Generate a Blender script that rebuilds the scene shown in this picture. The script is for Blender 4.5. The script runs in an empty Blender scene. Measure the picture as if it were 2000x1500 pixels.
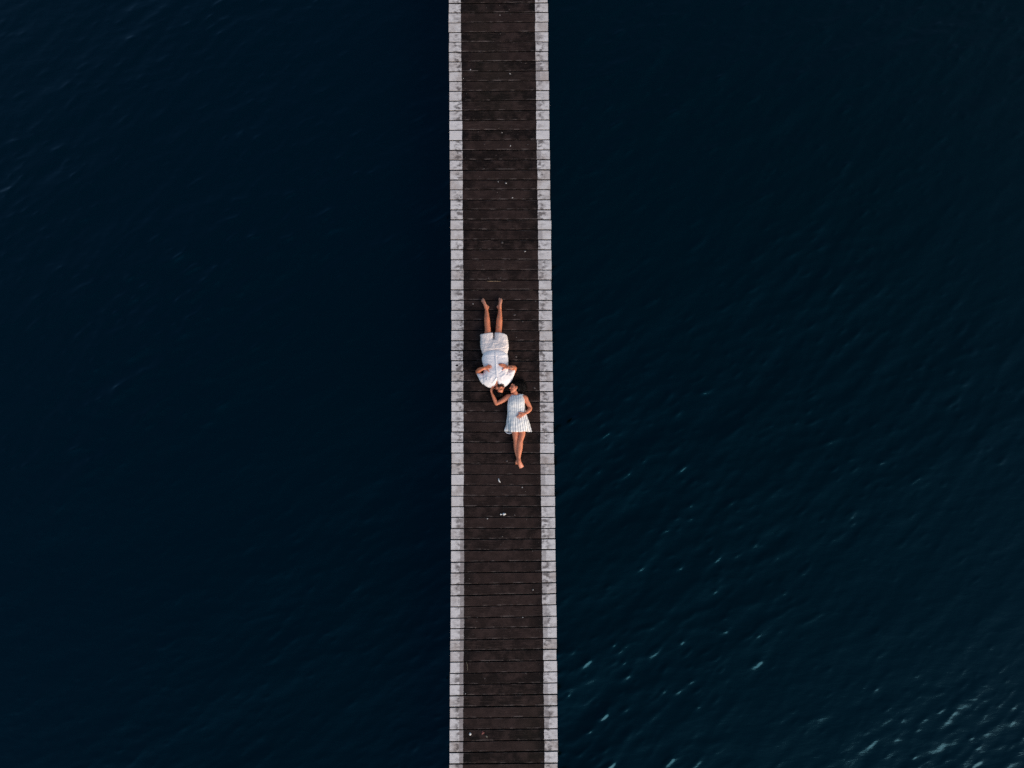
import bpy, bmesh, math, random
import numpy as np
from mathutils import Vector, Matrix
from mathutils.bvhtree import BVHTree

SC = bpy.context.scene
COL = SC.collection
random.seed(7)

# ------------------------------------------------------------------ camera
DECK = 1.0                    # top of the jetty planks above the water (z = 0)
CAMZ = DECK + 14.4
TILT = math.radians(5.0)
FPX = 1450.0                  # focal length in pixels of the 2000 px wide photograph
cam = bpy.data.cameras.new('camera')
cam.sensor_width = 36.0
cam.lens = 36.0 * FPX / 2000.0
cam.clip_start = 0.1
cam.clip_end = 20000.0
camo = bpy.data.objects.new('camera', cam)
COL.objects.link(camo)
camo.location = (0, 0, CAMZ)
camo.rotation_euler = (TILT, 0, 0)
SC.camera = camo

# ------------------------------------------------------------------ light
SUN_EL, SUN_ROT = math.radians(24), math.radians(139)
w = bpy.data.worlds.new('World')
SC.world = w
w.use_nodes = True
wt = w.node_tree
sky = wt.nodes.new('ShaderNodeTexSky')
sky.sky_type = 'NISHITA'
sky.sun_disc = False
sky.sun_elevation = SUN_EL
sky.sun_rotation = SUN_ROT
bg = wt.nodes['Background']
bg.inputs[1].default_value = 0.075
wt.links.new(sky.outputs[0], bg.inputs[0])
sun = bpy.data.lights.new('sun', 'SUN')
sun.energy = 1.25
sun.angle = math.radians(44)
sun.color = (1.0, 0.87, 0.75)
suno = bpy.data.objects.new('sun', sun)
COL.objects.link(suno)
sd = Vector((math.sin(SUN_ROT) * math.cos(SUN_EL), math.cos(SUN_ROT) * math.cos(SUN_EL), math.sin(SUN_EL)))
suno.rotation_euler = sd.to_track_quat('Z', 'Y').to_euler()
suno.location = sd * 60
SC.view_settings.view_transform = 'Standard'
SC.view_settings.look = 'None'
SC.view_settings.exposure = 1.15
SC.view_settings.gamma = 1.0
SC.cycles.use_denoising = False

# ------------------------------------------------------------------ helpers
def W(px, py, h=0.0):
    """photo pixel (2000x1500) -> world x, y on the horizontal plane h metres above the deck"""
    rx, ry = (px - 1000.0) / FPX, -(py - 750.0) / FPX
    y = ry * math.cos(TILT) + math.sin(TILT)
    z = ry * math.sin(TILT) - math.cos(TILT)
    t = (CAMZ - DECK - h) / -z
    return rx * t, y * t

def P3(px, py, h):
    x, y = W(px, py, h)
    return np.array((x, y, DECK + h))

def A(zx, zy): return 880 + zx / 6.818, 560 + zy / 6.818     # working crops of the photograph
def B(zx, zy): return 880 + zx / 6.818, 710 + zy / 6.818
def C3(zx, zy): return 920 + zx / 15.0, 700 + zy / 15.0
def C6(zx, zy): return 955 + zx / 25.0, 735 + zy / 25.0
def C7(zx, zy): return 975 + zx / 16.667, 835 + zy / 16.667
def C8(zx, zy): return 920 + zx / 20.0, 690 + zy / 20.0
def D(fn, zx, zy, h): return P3(*fn(zx, zy), h)

class MB:
    def __init__(self): self.v, self.f, self.n = [], [], 0
    def add(self, v, f):
        v = np.asarray(v, float)
        self.v.append(v)
        self.f += [tuple(i + self.n for i in q) for q in f]
        self.n += len(v)
    def verts(self): return np.concatenate(self.v)

def grid_faces(rows, seg, closed=True):
    f = []
    for r in range(rows - 1):
        for s in range(seg if closed else seg - 1):
            t = (s + 1) % seg
            f.append((r * seg + s, r * seg + t, (r + 1) * seg + t, (r + 1) * seg + s))
    return f

def rings_to(mb, rings):
    seg = len(rings[0])
    f = grid_faces(len(rings), seg)
    v = np.concatenate(rings + [rings[0].mean(0)[None], rings[-1].mean(0)[None]])
    n0 = len(rings) * seg
    last = (len(rings) - 1) * seg
    for s in range(seg):
        t = (s + 1) % seg
        f.append((t, s, n0))
        f.append((last + s, last + t, n0 + 1))
    mb.add(v, f)

def catmull(pts, sub):
    p = np.asarray(pts, float)
    q = np.concatenate([[2 * p[0] - p[1]], p, [2 * p[-1] - p[-2]]])
    out = []
    for i in range(1, len(q) - 2):
        for k in range(sub):
            t = k / sub
            a, b, c, d = q[i - 1], q[i], q[i + 1], q[i + 2]
            out.append(.5 * (2 * b + (c - a) * t + (2 * a - 5 * b + 4 * c - d) * t * t + (3 * b - a - 3 * c + d) * t ** 3))
    out.append(p[-1])
    return np.array(out)

def tube(mb, path, rad, seg=16, sub=4, up=(0, 0, 1), power=2.0):
    """tapered round-ended limb: rad = (half width across, half height) per joint"""
    rad = [(r, r) if np.isscalar(r) else r for r in rad]
    c = catmull(np.concatenate([np.asarray(path, float), np.asarray(rad, float)], 1), sub)
    pts, ra = c[:, :3], np.maximum(c[:, 3:], .001)
    T = np.gradient(pts, axis=0)
    T /= np.linalg.norm(T, axis=1)[:, None] + 1e-9
    up = np.asarray(up, float)
    th = np.arange(seg) / seg * 2 * math.pi
    cs, sn = np.cos(th), np.sin(th)
    cs = np.sign(cs) * np.abs(cs) ** (2 / power)
    sn = np.sign(sn) * np.abs(sn) ** (2 / power)
    rings = []
    def ring(p, t, a, b):
        s = np.cross(t, up); s /= np.linalg.norm(s) + 1e-9
        n = np.cross(s, t)
        return p + np.outer(cs * a, s) + np.outer(sn * b, n)
    for k in (80, 55, 28):
        k = math.radians(k)
        rings.append(ring(pts[0] - T[0] * ra[0].min() * math.sin(k), T[0], *(ra[0] * math.cos(k))))
    for i in range(len(pts)): rings.append(ring(pts[i], T[i], *ra[i]))
    for k in (28, 55, 80):
        k = math.radians(k)
        rings.append(ring(pts[-1] + T[-1] * ra[-1].min() * math.sin(k), T[-1], *(ra[-1] * math.cos(k))))
    rings_to(mb, rings)

def ell(mb, c, axes, r, seg=20, rows=12):
    """ellipsoid, axes = three unit vectors, r = three radii"""
    ax = np.asarray(axes, float)
    rings = []
    for i in range(1, rows):
        t = math.pi * i / rows
        th = np.arange(seg) / seg * 2 * math.pi
        rings.append(np.asarray(c) + np.outer(np.cos(th) * math.sin(t) * r[0], ax[0])
                     + np.outer(np.sin(th) * math.sin(t) * r[1], ax[1]) + math.cos(t) * r[2] * ax[2])
    rings_to(mb, rings)

WORLD_AX = np.eye(3)

def loft(mb, rings, seg=40, power=2.5, sub=3):
    """cloth volume: rings of (left point, right point, z low, z high) traced across the garment"""
    dat = np.array([[*l, *r, zl, zh] for l, r, zl, zh in rings], float)
    dat = catmull(dat, sub)
    th = np.arange(seg) / seg * 2 * math.pi
    cs, sn = np.cos(th), np.sin(th)
    cs = np.sign(cs) * np.abs(cs) ** (2 / power)
    sn = np.sign(sn) * np.abs(sn) ** (2 / power)
    out = []
    for lx, ly, rx, ry, zl, zh in dat:
        r = np.zeros((seg, 3))
        r[:, 0] = (lx + rx) / 2 + cs * (rx - lx) / 2
        r[:, 1] = (ly + ry) / 2 + cs * (ry - ly) / 2
        r[:, 2] = DECK + (zl + zh) / 2 + sn * (zh - zl) / 2
        out.append(r)
    rings_to(mb, out)

def mesh_of(name, v, f, smooth=True):
    me = bpy.data.meshes.new(name)
    me.from_pydata([tuple(map(float, p)) for p in v], [], f)
    me.update()
    if smooth: me.polygons.foreach_set('use_smooth', [True] * len(me.polygons))
    return me

def remesh(mb, voxel, smooth=4):
    """union of the shapes in mb as ONE continuous surface -> (verts, faces, edges)"""
    me = mesh_of('tmp', mb.verts(), mb.f)
    bm = bmesh.new(); bm.from_mesh(me)
    bmesh.ops.recalc_face_normals(bm, faces=bm.faces)
    bm.to_mesh(me); bm.free()
    o = bpy.data.objects.new('tmp', me)
    COL.objects.link(o)
    m = o.modifiers.new('r', 'REMESH')
    m.mode = 'VOXEL'; m.voxel_size = voxel; m.adaptivity = 0
    dg = bpy.context.evaluated_depsgraph_get()
    ev = bpy.data.meshes.new_from_object(o.evaluated_get(dg))
    v = np.empty(len(ev.vertices) * 3); ev.vertices.foreach_get('co', v); v = v.reshape(-1, 3)
    e = np.empty(len(ev.edges) * 2, int); ev.edges.foreach_get('vertices', e); e = e.reshape(-1, 2)
    f = [tuple(p.vertices) for p in ev.polygons]
    bpy.data.objects.remove(o); bpy.data.meshes.remove(me); bpy.data.meshes.remove(ev)
    return smooth_v(v, e, smooth), f, e

def smooth_v(v, e, it, lam=.5):
    n = len(v)
    deg = np.bincount(e.ravel(), minlength=n).astype(float)
    for _ in range(it):
        acc = np.zeros_like(v)
        for k in range(3):
            acc[:, k] = np.bincount(e[:, 0], v[e[:, 1], k], n) + np.bincount(e[:, 1], v[e[:, 0], k], n)
        v = v + lam * (acc / deg[:, None] - v)
    return v

def normals(v, f):
    me = mesh_of('tmp', v, f)
    n = np.empty(len(me.vertices) * 3); me.vertices.foreach_get('normal', n)
    bpy.data.meshes.remove(me)
    return n.reshape(-1, 3)

def field(x, y, ang, la, lb, seed, n=24):
    """smooth random field, wavelength la along direction ang and lb across it, about -1..1"""
    r = np.random.RandomState(seed)
    ca, sa = math.cos(ang), math.sin(ang)
    u, v = x * ca + y * sa, -x * sa + y * ca
    o = np.zeros_like(x)
    for _ in range(n):
        o += np.sin(2 * math.pi * (u * r.normal(0, 1) / la + v * r.normal(0, 1) / lb) + r.uniform(0, 6.283))
    return o * math.sqrt(2.0 / n) / 1.5

def seg_dist(v, a, b):
    a, b = np.asarray(a)[:2], np.asarray(b)[:2]
    d = b - a
    t = np.clip(((v[:, :2] - a) @ d) / (d @ d), 0, 1)
    return np.linalg.norm(v[:, :2] - (a + t[:, None] * d), axis=1), t

def crease(v, nrm, a, b, width, depth):
    """fold line a-b pressed in (depth < 0) or raised, fading to its ends"""
    d, t = seg_dist(v, a, b)
    depth = depth * .65
    g = np.exp(-(d / (width * 1.25)) ** 2) * np.clip(4 * t * (1 - t) * 1.6, 0, 1)
    v += nrm * (g * depth * (nrm[:, 2] > 0))[:, None]

def obj(name, me, mat, parent=None, org=None):
    o = bpy.data.objects.new(name, me)
    COL.objects.link(o)
    if mat is not None: me.materials.append(mat)
    if parent is not None: o.parent = parent
    return o

def tag(o, label=None, cat=None, group=None, kind=None):
    if label: o['label'] = label
    if cat: o['category'] = cat
    if group: o['group'] = group
    if kind: o['kind'] = kind
    return o

def attr(me, name, data):
    a = me.attributes.new(name, 'FLOAT', 'POINT')
    a.data.foreach_set('value', np.asarray(data, np.float32))

def attr_col(me, name, data):
    a = me.attributes.new(name, 'FLOAT_COLOR', 'POINT')
    d = np.ones((len(data), 4), np.float32); d[:, :3] = data
    a.data.foreach_set('color', d.ravel())

# ------------------------------------------------------------------ materials
class NT:
    def __init__(self, name):
        self.m = bpy.data.materials.new(name)
        self.m.use_nodes = True
        self.t = self.m.node_tree
        self.b = self.t.nodes['Principled BSDF']
    def n(self, typ, **kw):
        nd = self.t.nodes.new(typ)
        for k, v in kw.items(): setattr(nd, k, v)
        return nd
    def l(self, a, b): self.t.links.new(a, b)
    def set(self, sock, v):
        if isinstance(v, bpy.types.NodeSocket): self.l(v, sock)
        else: sock.default_value = v
    def math(self, op, a, b=0.0, c=0.0, clamp=False):
        nd = self.n('ShaderNodeMath', operation=op); nd.use_clamp = clamp
        for i, x in enumerate((a, b, c)): self.set(nd.inputs[i], x)
        return nd.outputs[0]
    def ramp(self, x, a, b, to0=0.0, to1=1.0):
        nd = self.n('ShaderNodeMapRange', interpolation_type='SMOOTHSTEP')
        for i, q in enumerate((x, a, b, to0, to1)): self.set(nd.inputs[i], q)
        return nd.outputs[0]
    def mix(self, f, a, b, typ='MIX'):
        nd = self.n('ShaderNodeMix', data_type='RGBA', blend_type=typ)
        self.set(nd.inputs[0], f)
        for s, q in ((nd.inputs[6], a), (nd.inputs[7], b)):
            self.set(s, (*q, 1) if isinstance(q, tuple) and len(q) == 3 else q)
        return nd.outputs[2]
    def at(self, name, col=False):
        nd = self.n('ShaderNodeAttribute', attribute_name=name)
        return nd.outputs['Color' if col else 'Fac']
    def noise(self, vec, scale, detail=4, rough=.55, out='Fac', dist=0.0):
        nd = self.n('ShaderNodeTexNoise')
        nd.inputs['Scale'].default_value = scale
        nd.inputs['Detail'].default_value = detail
        nd.inputs['Roughness'].default_value = rough
        nd.inputs['Distortion'].default_value = dist
        if vec is not None: self.l(vec, nd.inputs['Vector'])
        return nd.outputs[out]
    def coord(self, scale=(1, 1, 1), off=None):
        g = self.n('ShaderNodeNewGeometry')
        mp = self.n('ShaderNodeMapping')
        self.l(g.outputs['Position'], mp.inputs['Vector'])
        mp.inputs['Scale'].default_value = scale
        if off is not None: self.l(off, mp.inputs['Location'])
        return mp.outputs[0]
    def bump(self, h, dist, strength=1.0):
        b = self.n('ShaderNodeBump')
        b.inputs['Strength'].default_value = strength
        b.inputs['Distance'].default_value = dist
        self.l(h, b.inputs['Height'])
        self.l(b.outputs[0], self.b.inputs['Normal'])
    def out(self, col=None, rough=None, spec=None):
        if col is not None: self.set(self.b.inputs['Base Color'], (*col, 1) if isinstance(col, tuple) else col)
        if rough is not None: self.set(self.b.inputs['Roughness'], rough)
        if spec is not None: self.b.inputs['Specular IOR Level'].default_value = spec
        return self.m

def mat_simple(name, col, rough=.6, nscale=60.0, var=.15, bump=.0, spec=.4):
    m = NT(name)
    c = m.coord()
    n = m.noise(c, nscale, 3)
    f = m.ramp(n, .3, .7, 1 - var, 1 + var)
    mul = m.n('ShaderNodeVectorMath', operation='SCALE')
    mul.inputs[0].default_value = col
    m.l(f, mul.inputs['Scale'])
    if bump: m.bump(n, bump)
    return m.out(mul.outputs[0], rough, spec)

def mat_plank():
    m = NT('weathered_plank')
    rnd = m.at('rnd'); pv = m.at('pv'); dl = m.at('dl'); dr = m.at('dr'); yy = m.at('along')
    off = m.n('ShaderNodeCombineXYZ')
    m.l(m.math('MULTIPLY', rnd, 37.0), off.inputs[0]); m.l(m.math('MULTIPLY', rnd, 91.0), off.inputs[2])
    cg = m.coord((1, 1, 1), off.outputs[0])              # per plank offset
    grain = m.noise(m.coord((1.6, 26, 8), off.outputs[0]), 3.2, 7, .62, dist=.25)
    fine = m.noise(m.coord((6, 90, 20), off.outputs[0]), 3.0, 5, .6)
    blot = m.noise(cg, 4.5, 5, .6)
    blot2 = m.noise(cg, 16, 4, .65)
    wide = m.noise(m.coord((.9, .22, 1)), 1.0, 3)
    # bare dark stained timber
    dark = m.mix(m.ramp(rnd, 0, 1), (.0070, .0044, .0036), (.0250, .0148, .0122))
    warm = m.mix(m.math('MULTIPLY', m.ramp(blot, .40, .68), .8), dark, (.042, .0250, .0208))
    warm = m.mix(m.math('MULTIPLY', m.ramp(grain, .5, .72), m.ramp(m.noise(off.outputs[0], 3.7, 0), .4, .65, .35, 1.0)), warm, (.060, .0385, .0320))
    warm = m.mix(m.math('MULTIPLY', m.ramp(wide, .52, .7), .3), warm, (.017, .0135, .0085))   # faint algae
    warm = m.mix(m.math('MULTIPLY', m.ramp(blot2, .60, .8), .55), warm, (.082, .057, .050))
    # end grain soot next to the paint
    ed = m.math('MINIMUM', dl, dr)
    so = m.math('MULTIPLY', m.ramp(ed, .28, .0), m.ramp(m.noise(cg, 2.2, 2), .42, .62))
    warm = m.mix(m.math('MULTIPLY', so, .7), warm, (.0040, .0034, .0034))
    # worn arrises along the long edges, the light they catch painted in too
    ew = m.math('MAXIMUM', m.math('MULTIPLY', m.ramp(pv, .10, .035), .5), m.ramp(pv, .84, .955))
    wn = m.ramp(m.noise(m.coord((3.2, 10, 1), off.outputs[0]), 2.0, 4, .6), .46, .68)
    warm = m.mix(m.math('MULTIPLY', m.math('MULTIPLY', ew, wn), .75), warm, (.135, .105, .094))
    # specks of grit, salt and droppings
    vo = m.n('ShaderNodeTexVoronoi'); vo.inputs['Scale'].default_value = 15.0
    m.l(cg, vo.inputs['Vector'])
    cell = m.n('ShaderNodeSeparateColor'); m.l(vo.outputs['Color'], cell.inputs[0])
    spk = m.math('MULTIPLY', m.ramp(vo.outputs['Distance'], .16, .08), m.ramp(cell.outputs[0], .935, .975))
    spk = m.math('MULTIPLY', spk, m.ramp(blot2, .3, .6))
    warm = m.mix(m.math('MULTIPLY', spk, .3), warm, (.34, .31, .28))
    # painted margins
    tone = m.mix(m.ramp(m.noise(off.outputs[0], 1.7, 0), .35, .65), (.47, .395, .345), (.68, .62, .58))
    tone = m.mix(m.ramp(blot, .3, .75), tone, (.73, .67, .625))
    leftside = m.math('LESS_THAN', dl, 0.0)
    inn = m.math('MINIMUM', m.math('ABSOLUTE', dl), m.math('ABSOLUTE', dr))      # distance from the paint's inner line
    wob = m.math('MULTIPLY_ADD', m.math('SUBTRACT', blot2, .5), .05, inn)
    # trodden dirt: patches in the inner half of each margin, following the grain
    pat = m.noise(m.coord((4, 6.5, 3), off.outputs[0]), 2.3, 4, .6)
    zone = m.math('MULTIPLY', m.ramp(wob, -.01, .03), m.ramp(wob, .20, .07))
    dirt = m.math('MULTIPLY', m.ramp(pat, .40, .68), m.math('MULTIPLY_ADD', zone, .8, .3))
    dirt = m.math('MULTIPLY', dirt, m.ramp(m.noise(off.outputs[0], 5.1, 0), .32, .60, .15, 1.45), clamp=True)
    paint = m.mix(m.math('MULTIPLY', dirt, .82), tone, (.095, .075, .068))
    # a second, older and greyer coat: inner third of the margin, on the near half of the left side and here and there
    coat = m.math('MULTIPLY', m.ramp(m.math('MULTIPLY_ADD', m.math('SUBTRACT', blot2, .5), .012, inn), .077, .070), leftside)
    coat = m.math('MULTIPLY', coat, m.ramp(m.math('MULTIPLY_ADD', rnd, .6, m.math('MULTIPLY', yy, -1.0)), .9, 2.4))
    coat = m.math('MULTIPLY', coat, m.ramp(pat, .2, .5, .5, .95))
    paint = m.mix(coat, paint, (.30, .255, .235))
    coatr = m.math('MULTIPLY', m.ramp(m.math('MULTIPLY_ADD', m.math('SUBTRACT', blot2, .5), .012, inn), .09, .08), m.math('LESS_THAN', dr, 0.0))
    coatr = m.math('MULTIPLY', coatr, m.math('GREATER_THAN', m.noise(off.outputs[0], 9.3, 0), .56))
    paint = m.mix(m.math('MULTIPLY', coatr, .65), paint, (.33, .29, .27))
    chips = m.math('MULTIPLY', m.ramp(fine, .60, .74), m.ramp(blot, .36, .6))
    paint = m.mix(m.math('MULTIPLY', chips, .7), paint, (.12, .10, .09))
    pit = m.n('ShaderNodeTexVoronoi'); pit.inputs['Scale'].default_value = 26.0
    m.l(cg, pit.inputs['Vector'])
    pc = m.n('ShaderNodeSeparateColor'); m.l(pit.outputs['Color'], pc.inputs[0])
    paint = m.mix(m.math('MULTIPLY', m.ramp(pit.outputs['Distance'], .2, .1), m.math('GREATER_THAN', pc.outputs[0], .93)), paint, (.06, .05, .05))
    edge = m.math('MULTIPLY_ADD', m.math('SUBTRACT', fine, .5), .016, ed)
    edge = m.math('MULTIPLY_ADD', m.math('SUBTRACT', blot2, .5), .022, edge)
    isp = m.ramp(edge, .0015, -.0015)
    col = m.mix(isp, warm, paint)
    side = m.math('MAXIMUM', m.math('GREATER_THAN', pv, .985), m.math('LESS_THAN', pv, .015))     # bare sawn sides, coloured near-black so sunlit gaps look shaded
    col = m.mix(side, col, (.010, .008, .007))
    rough = m.ramp(grain, .3, .7, .62, .85)
    h = m.math('MULTIPLY_ADD', grain, 1.0, m.math('MULTIPLY', fine, .5))
    m.bump(h, .0035, .8)
    return m.out(col, rough, .08)

def mat_water():
    m = NT('dark_sea_water')
    c = m.coord((1, 1, 1))
    rot = m.n('ShaderNodeMapping'); m.l(c, rot.inputs['Vector'])
    rot.inputs['Rotation'].default_value = (0, 0, math.radians(-26))
    rot.inputs['Scale'].default_value = (1.0, 2.6, 1.0)
    n1 = m.noise(rot.outputs[0], 3.2, 6, .55, dist=.35)
    m.bump(n1, .010, .6)
    m.b.inputs['Specular Tint'].default_value = (.12, .66, 1.0, 1)
    m.b.inputs['IOR'].default_value = 1.333
    # deeper blue water on one side, greener on the other
    sep = m.n('ShaderNodeSeparateXYZ'); m.l(c, sep.inputs[0])
    big = m.math('MULTIPLY_ADD', m.noise(c, .15, 2), 9.0, m.math('MULTIPLY_ADD', sep.outputs[1], -.55, sep.outputs[0]))
    col = m.mix(m.ramp(big, -6.0, 13.0), (.0000, .0039, .0066), (.0000, .0034, .0028))
    return m.out(col, .13, .62)

def mat_skin(name):
    m = NT(name)
    base = m.at('Col', True)
    c = m.coord()
    blotch = m.noise(c, 22, 4)
    col = m.mix(m.math('MULTIPLY', m.ramp(blotch, .35, .7), .22), base, m.mix(1.0, base, (.85, .62, .55), 'MULTIPLY'))
    m.b.inputs['Subsurface Weight'].default_value = .12
    m.b.inputs['Subsurface Radius'].default_value = (.9, .35, .2)
    m.b.inputs['Subsurface Scale'].default_value = .008
    return m.out(col, .48, .4)

def mat_cloth(name, col, col2):
    m = NT(name)
    c = m.coord()
    n = m.noise(c, 9, 4)
    k = m.mix(m.ramp(n, .3, .7), col, col2)
    wv = m.noise(c, 700, 2)
    m.bump(m.math('MULTIPLY_ADD', wv, .03, m.noise(c, 22, 2, .5)), .004, .4)
    m.b.inputs['Sheen Weight'].default_value = .15
    return m.out(k, .85, .2)

def mat_stripe():
    m = NT('striped_dress_cloth')
    s = m.at('stripe')
    fr = m.math('FRACT', s)
    band = m.math('MULTIPLY', m.ramp(fr, .20, .30), m.ramp(fr, .64, .54))
    c = m.coord()
    thr = m.noise(c, 260, 2)
    col = m.mix(m.math('MULTIPLY', band, m.ramp(thr, .2, .6, .75, 1)), (.90, .86, .80), (.42, .42, .415))
    m.bump(m.noise(c, 22, 2, .5), .004, .4)
    return m.out(col, .85, .2)

M_PLANK = mat_plank()
M_BEAM = mat_simple('dark_timber_beam', (.030, .024, .020), .85, 14, .4, .004)
M_WATER = mat_water()
M_SKIN = mat_skin('skin')
M_SHIRT = mat_cloth('white_linen', (.91, .825, .785), (.93, .86, .82))
M_SHORTS = mat_cloth('cream_linen', (.82, .69, .615), (.85, .73, .655))
M_DRESS = mat_stripe()
M_LINING = mat_cloth('dress_lining', (.66, .66, .68), (.74, .74, .75))
M_HAIR = mat_simple('dark_hair', (.0045, .0033, .0031), .6, 200, .4, 0, .12)
M_HAIRM = mat_simple('brown_black_hair', (.0085, .0055, .0045), .6, 200, .4, 0, .15)
M_BEARD = mat_simple('brown_beard', (.030, .016, .010), .6, 200, .4, 0, .3)
M_EYE = mat_simple('eye', (.10, .06, .045), .2, 300, .3, 0, .5)
M_NAIL = mat_simple('rusted_steel', (.035, .027, .023), .8, 200, .4, 0, .4)
M_DROP = mat_simple('dried_white_dropping', (.38, .35, .32), .9, 120, .3, .001, .2)
M_FAINT = mat_simple('faint_grey_dropping', (.09, .074, .067), .9, 120, .3, .001, .2)
M_SHELL = mat_simple('bleached_shell', (.74, .71, .66), .55, 90, .15, .001, .4)
M_RED = mat_simple('red_brown_leaf', (.17, .055, .045), .7, 120, .3, .001, .3)
M_LEAF = mat_simple('dry_grey_leaf', (.17, .155, .12), .8, 120, .3, .001, .3)
M_STALK = mat_simple('dry_straw', (.20, .17, .12), .8, 120, .3, 0, .3)

# ------------------------------------------------------------------ water
def build_water():
    def axis(half, step, far):
        a = list(np.arange(0, half, step))
        s = step
        while a[-1] < far:
            s *= 1.16
            a.append(a[-1] + s)
        a = np.array(a)
        return np.concatenate([-a[:0:-1], a])
    xs, ys = axis(12.2, .033, 9000), axis(10.4, .033, 9000)
    X, Y = np.meshgrid(xs, ys)
    sx = np.gradient(xs)[None, :]; sy = np.gradient(ys)[:, None]
    cell = np.maximum(sx, sy)
    r = np.random.RandomState(11)
    Z = np.zeros_like(X); DX = np.zeros_like(X); DY = np.zeros_like(X)
    main = math.atan2(-.86, .5)                       # direction the wind waves run
    # (shortest, longest wavelength, total rms slope, directional spread, count)
    for l0, l1, slope, spread, cnt in ((.18, .40, .045, .42, 80), (.40, .9, .046, .40, 56), (.9, 2.4, .028, .40, 26), (2.4, 9, .014, .5, 12)):
        for _ in range(cnt):
            lam = l0 * (l1 / l0) ** r.rand()
            a = main + r.normal(0, spread)
            k = 2 * math.pi / lam
            amp = slope * math.sqrt(2.0 / cnt) / k
            ph = r.uniform(0, 6.283)
            t = k * (math.cos(a) * X + math.sin(a) * Y) + ph
            fade = np.clip(1.6 - cell / (lam * .22), 0, 1)
            Z += amp * fade * np.cos(t)
            s = np.sin(t) * amp * fade * .9
            DX -= s * math.cos(a); DY -= s * math.sin(a)
    # short sharp crests, scattered
    near = (np.abs(X) < 16) & (np.abs(Y) < 14)
    xn, yn = X[near], Y[near]
    ridge = np.zeros_like(xn)
    for l0, l1, am, spread, cnt in ((.15, .27, .00044, .42, 80), (.27, .52, .00060, .40, 80)):
        zn = np.zeros_like(xn)
        for _ in range(cnt):
            k = 2 * math.pi / (l0 * (l1 / l0) ** r.rand())
            a = main + r.normal(0, spread)
            zn += np.cos(k * (math.cos(a) * xn + math.sin(a) * yn) + r.uniform(0, 6.283))
        ridge += am * np.exp(1.3 * np.minimum(zn * math.sqrt(2.0 / cnt), 2.6))
    Z[near] += ridge
    # gusts: patches of rougher and calmer water
    g = .78 + .34 * field(X, Y, .6, 14, 9, 5, 12) * (np.abs(X) < 400) * (np.abs(Y) < 400)
    g = np.clip(g, .45, 1.35)
    v = np.stack([X + DX * g, Y + DY * g, Z * g], -1).reshape(-1, 3)
    ny, nx = X.shape
    i = np.arange(ny * nx).reshape(ny, nx)
    f = np.stack([i[:-1, :-1], i[:-1, 1:], i[1:, 1:], i[1:, :-1]], -1).reshape(-1, 4)
    me = bpy.data.meshes.new('water')
    me.vertices.add(len(v)); me.vertices.foreach_set('co', v.ravel())
    me.loops.add(f.size); me.loops.foreach_set('vertex_index', f.ravel())
    me.polygons.add(len(f))
    me.polygons.foreach_set('loop_start', np.arange(len(f)) * 4)
    me.polygons.foreach_set('loop_total', np.full(len(f), 4))
    me.polygons.foreach_set('use_smooth', np.ones(len(f), bool))
    me.update(calc_edges=True)
    tag(obj('water', me, M_WATER), kind='structure')

build_water()

# ------------------------------------------------------------------ jetty
seamL = [6.4, 25.3, 44.8, 63.7, 82.2, 101.8, 121.1, 140, 159.2, 178.1, 197.6, 216.5, 235.5, 254.4, 274.4, 293.6, 312.5, 332.3,
         351.5, 370.9, 390.4, 409.8, 429.3, 449, 468.3, 487.8, 507.2, 527.4, 546.7, 566.3, 586.4, 605.9, 625.3, 645.1, 665.3,
         684.7, 704.5, 724.8, 744.2, 764.1, 784.4, 803.4, 823.7, 843.8, 864, 884.8, 905.7, 926.5, 947.7, 968.8, 989.6, 1010.4,
         1032.3, 1053.9, 1075.5, 1098, 1119.3, 1141.9, 1164, 1185.6, 1207.5, 1228, 1249.9, 1271.6, 1293.4, 1315.4, 1337.1,
         1359, 1381.3, 1403.2, 1425.3, 1448.5, 1470, 1492.3]
seamR = [5.3, 24.3, 42.7, 61.6, 81.6, 100, 119.2, 137.9, 157.6, 176.6, 195.5, 214.9, 234.3, 253.6, 272.8, 292.5, 312, 331.5,
         351.2, 370.4, 390.1, 409.6, 429.3, 449, 468.3, 488, 507.7, 527.2, 546.7, 566.5, 586.4, 606.2, 626.3, 646, 665.9,
         685.4, 705.2, 725.5, 745.1, 764.8, 785.5, 804.6, 824.4, 844.6, 865.2, 885.7, 906.4, 926.9, 947.7, 968.8, 989.1, 1010.4,
         1031.8, 1052, 1073.3, 1095.8, 1116.9, 1137.9, 1159.5, 1181.1, 1203.2, 1224.8, 1246.4, 1268, 1289.9, 1312, 1333.6,
         1356, 1378.4, 1400.5, 1423.2, 1445, 1466.9, 1490.4]
EL = ([0, 240, 400, 560, 700, 930, 1080, 1200, 1320, 1500], [876.6, 878.1, 879.9, 881.4, 882, 882, 881.2, 880.3, 879.2, 877.8])
IL = ([0, 240, 400, 560, 780, 930, 1080, 1200, 1320, 1500], [899, 902.7, 903.3, 904.9, 905, 905.3, 906, 906, 905, 904])
IR = ([0, 240, 460, 640, 780, 930, 1140, 1320, 1500], [1045, 1048, 1051, 1053, 1054.6, 1056.3, 1059, 1062, 1063.5])
ER = ([0, 240, 460, 640, 780, 930, 1140, 1320, 1500], [1069.5, 1072.8, 1076, 1078.5, 1080, 1083, 1085.5, 1088, 1089])

def world_line(tab):
    ys, xs = tab
    pts = [W(x, y) for x, y in zip(xs, ys)]
    wy = np.array([p[1] for p in pts])[::-1]; wx = np.array([p[0] for p in pts])[::-1]
    return lambda y: float(np.interp(y, wy, wx))
fEL, fIL, fIR, fER = map(world_line, (EL, IL, IR, ER))

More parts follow.
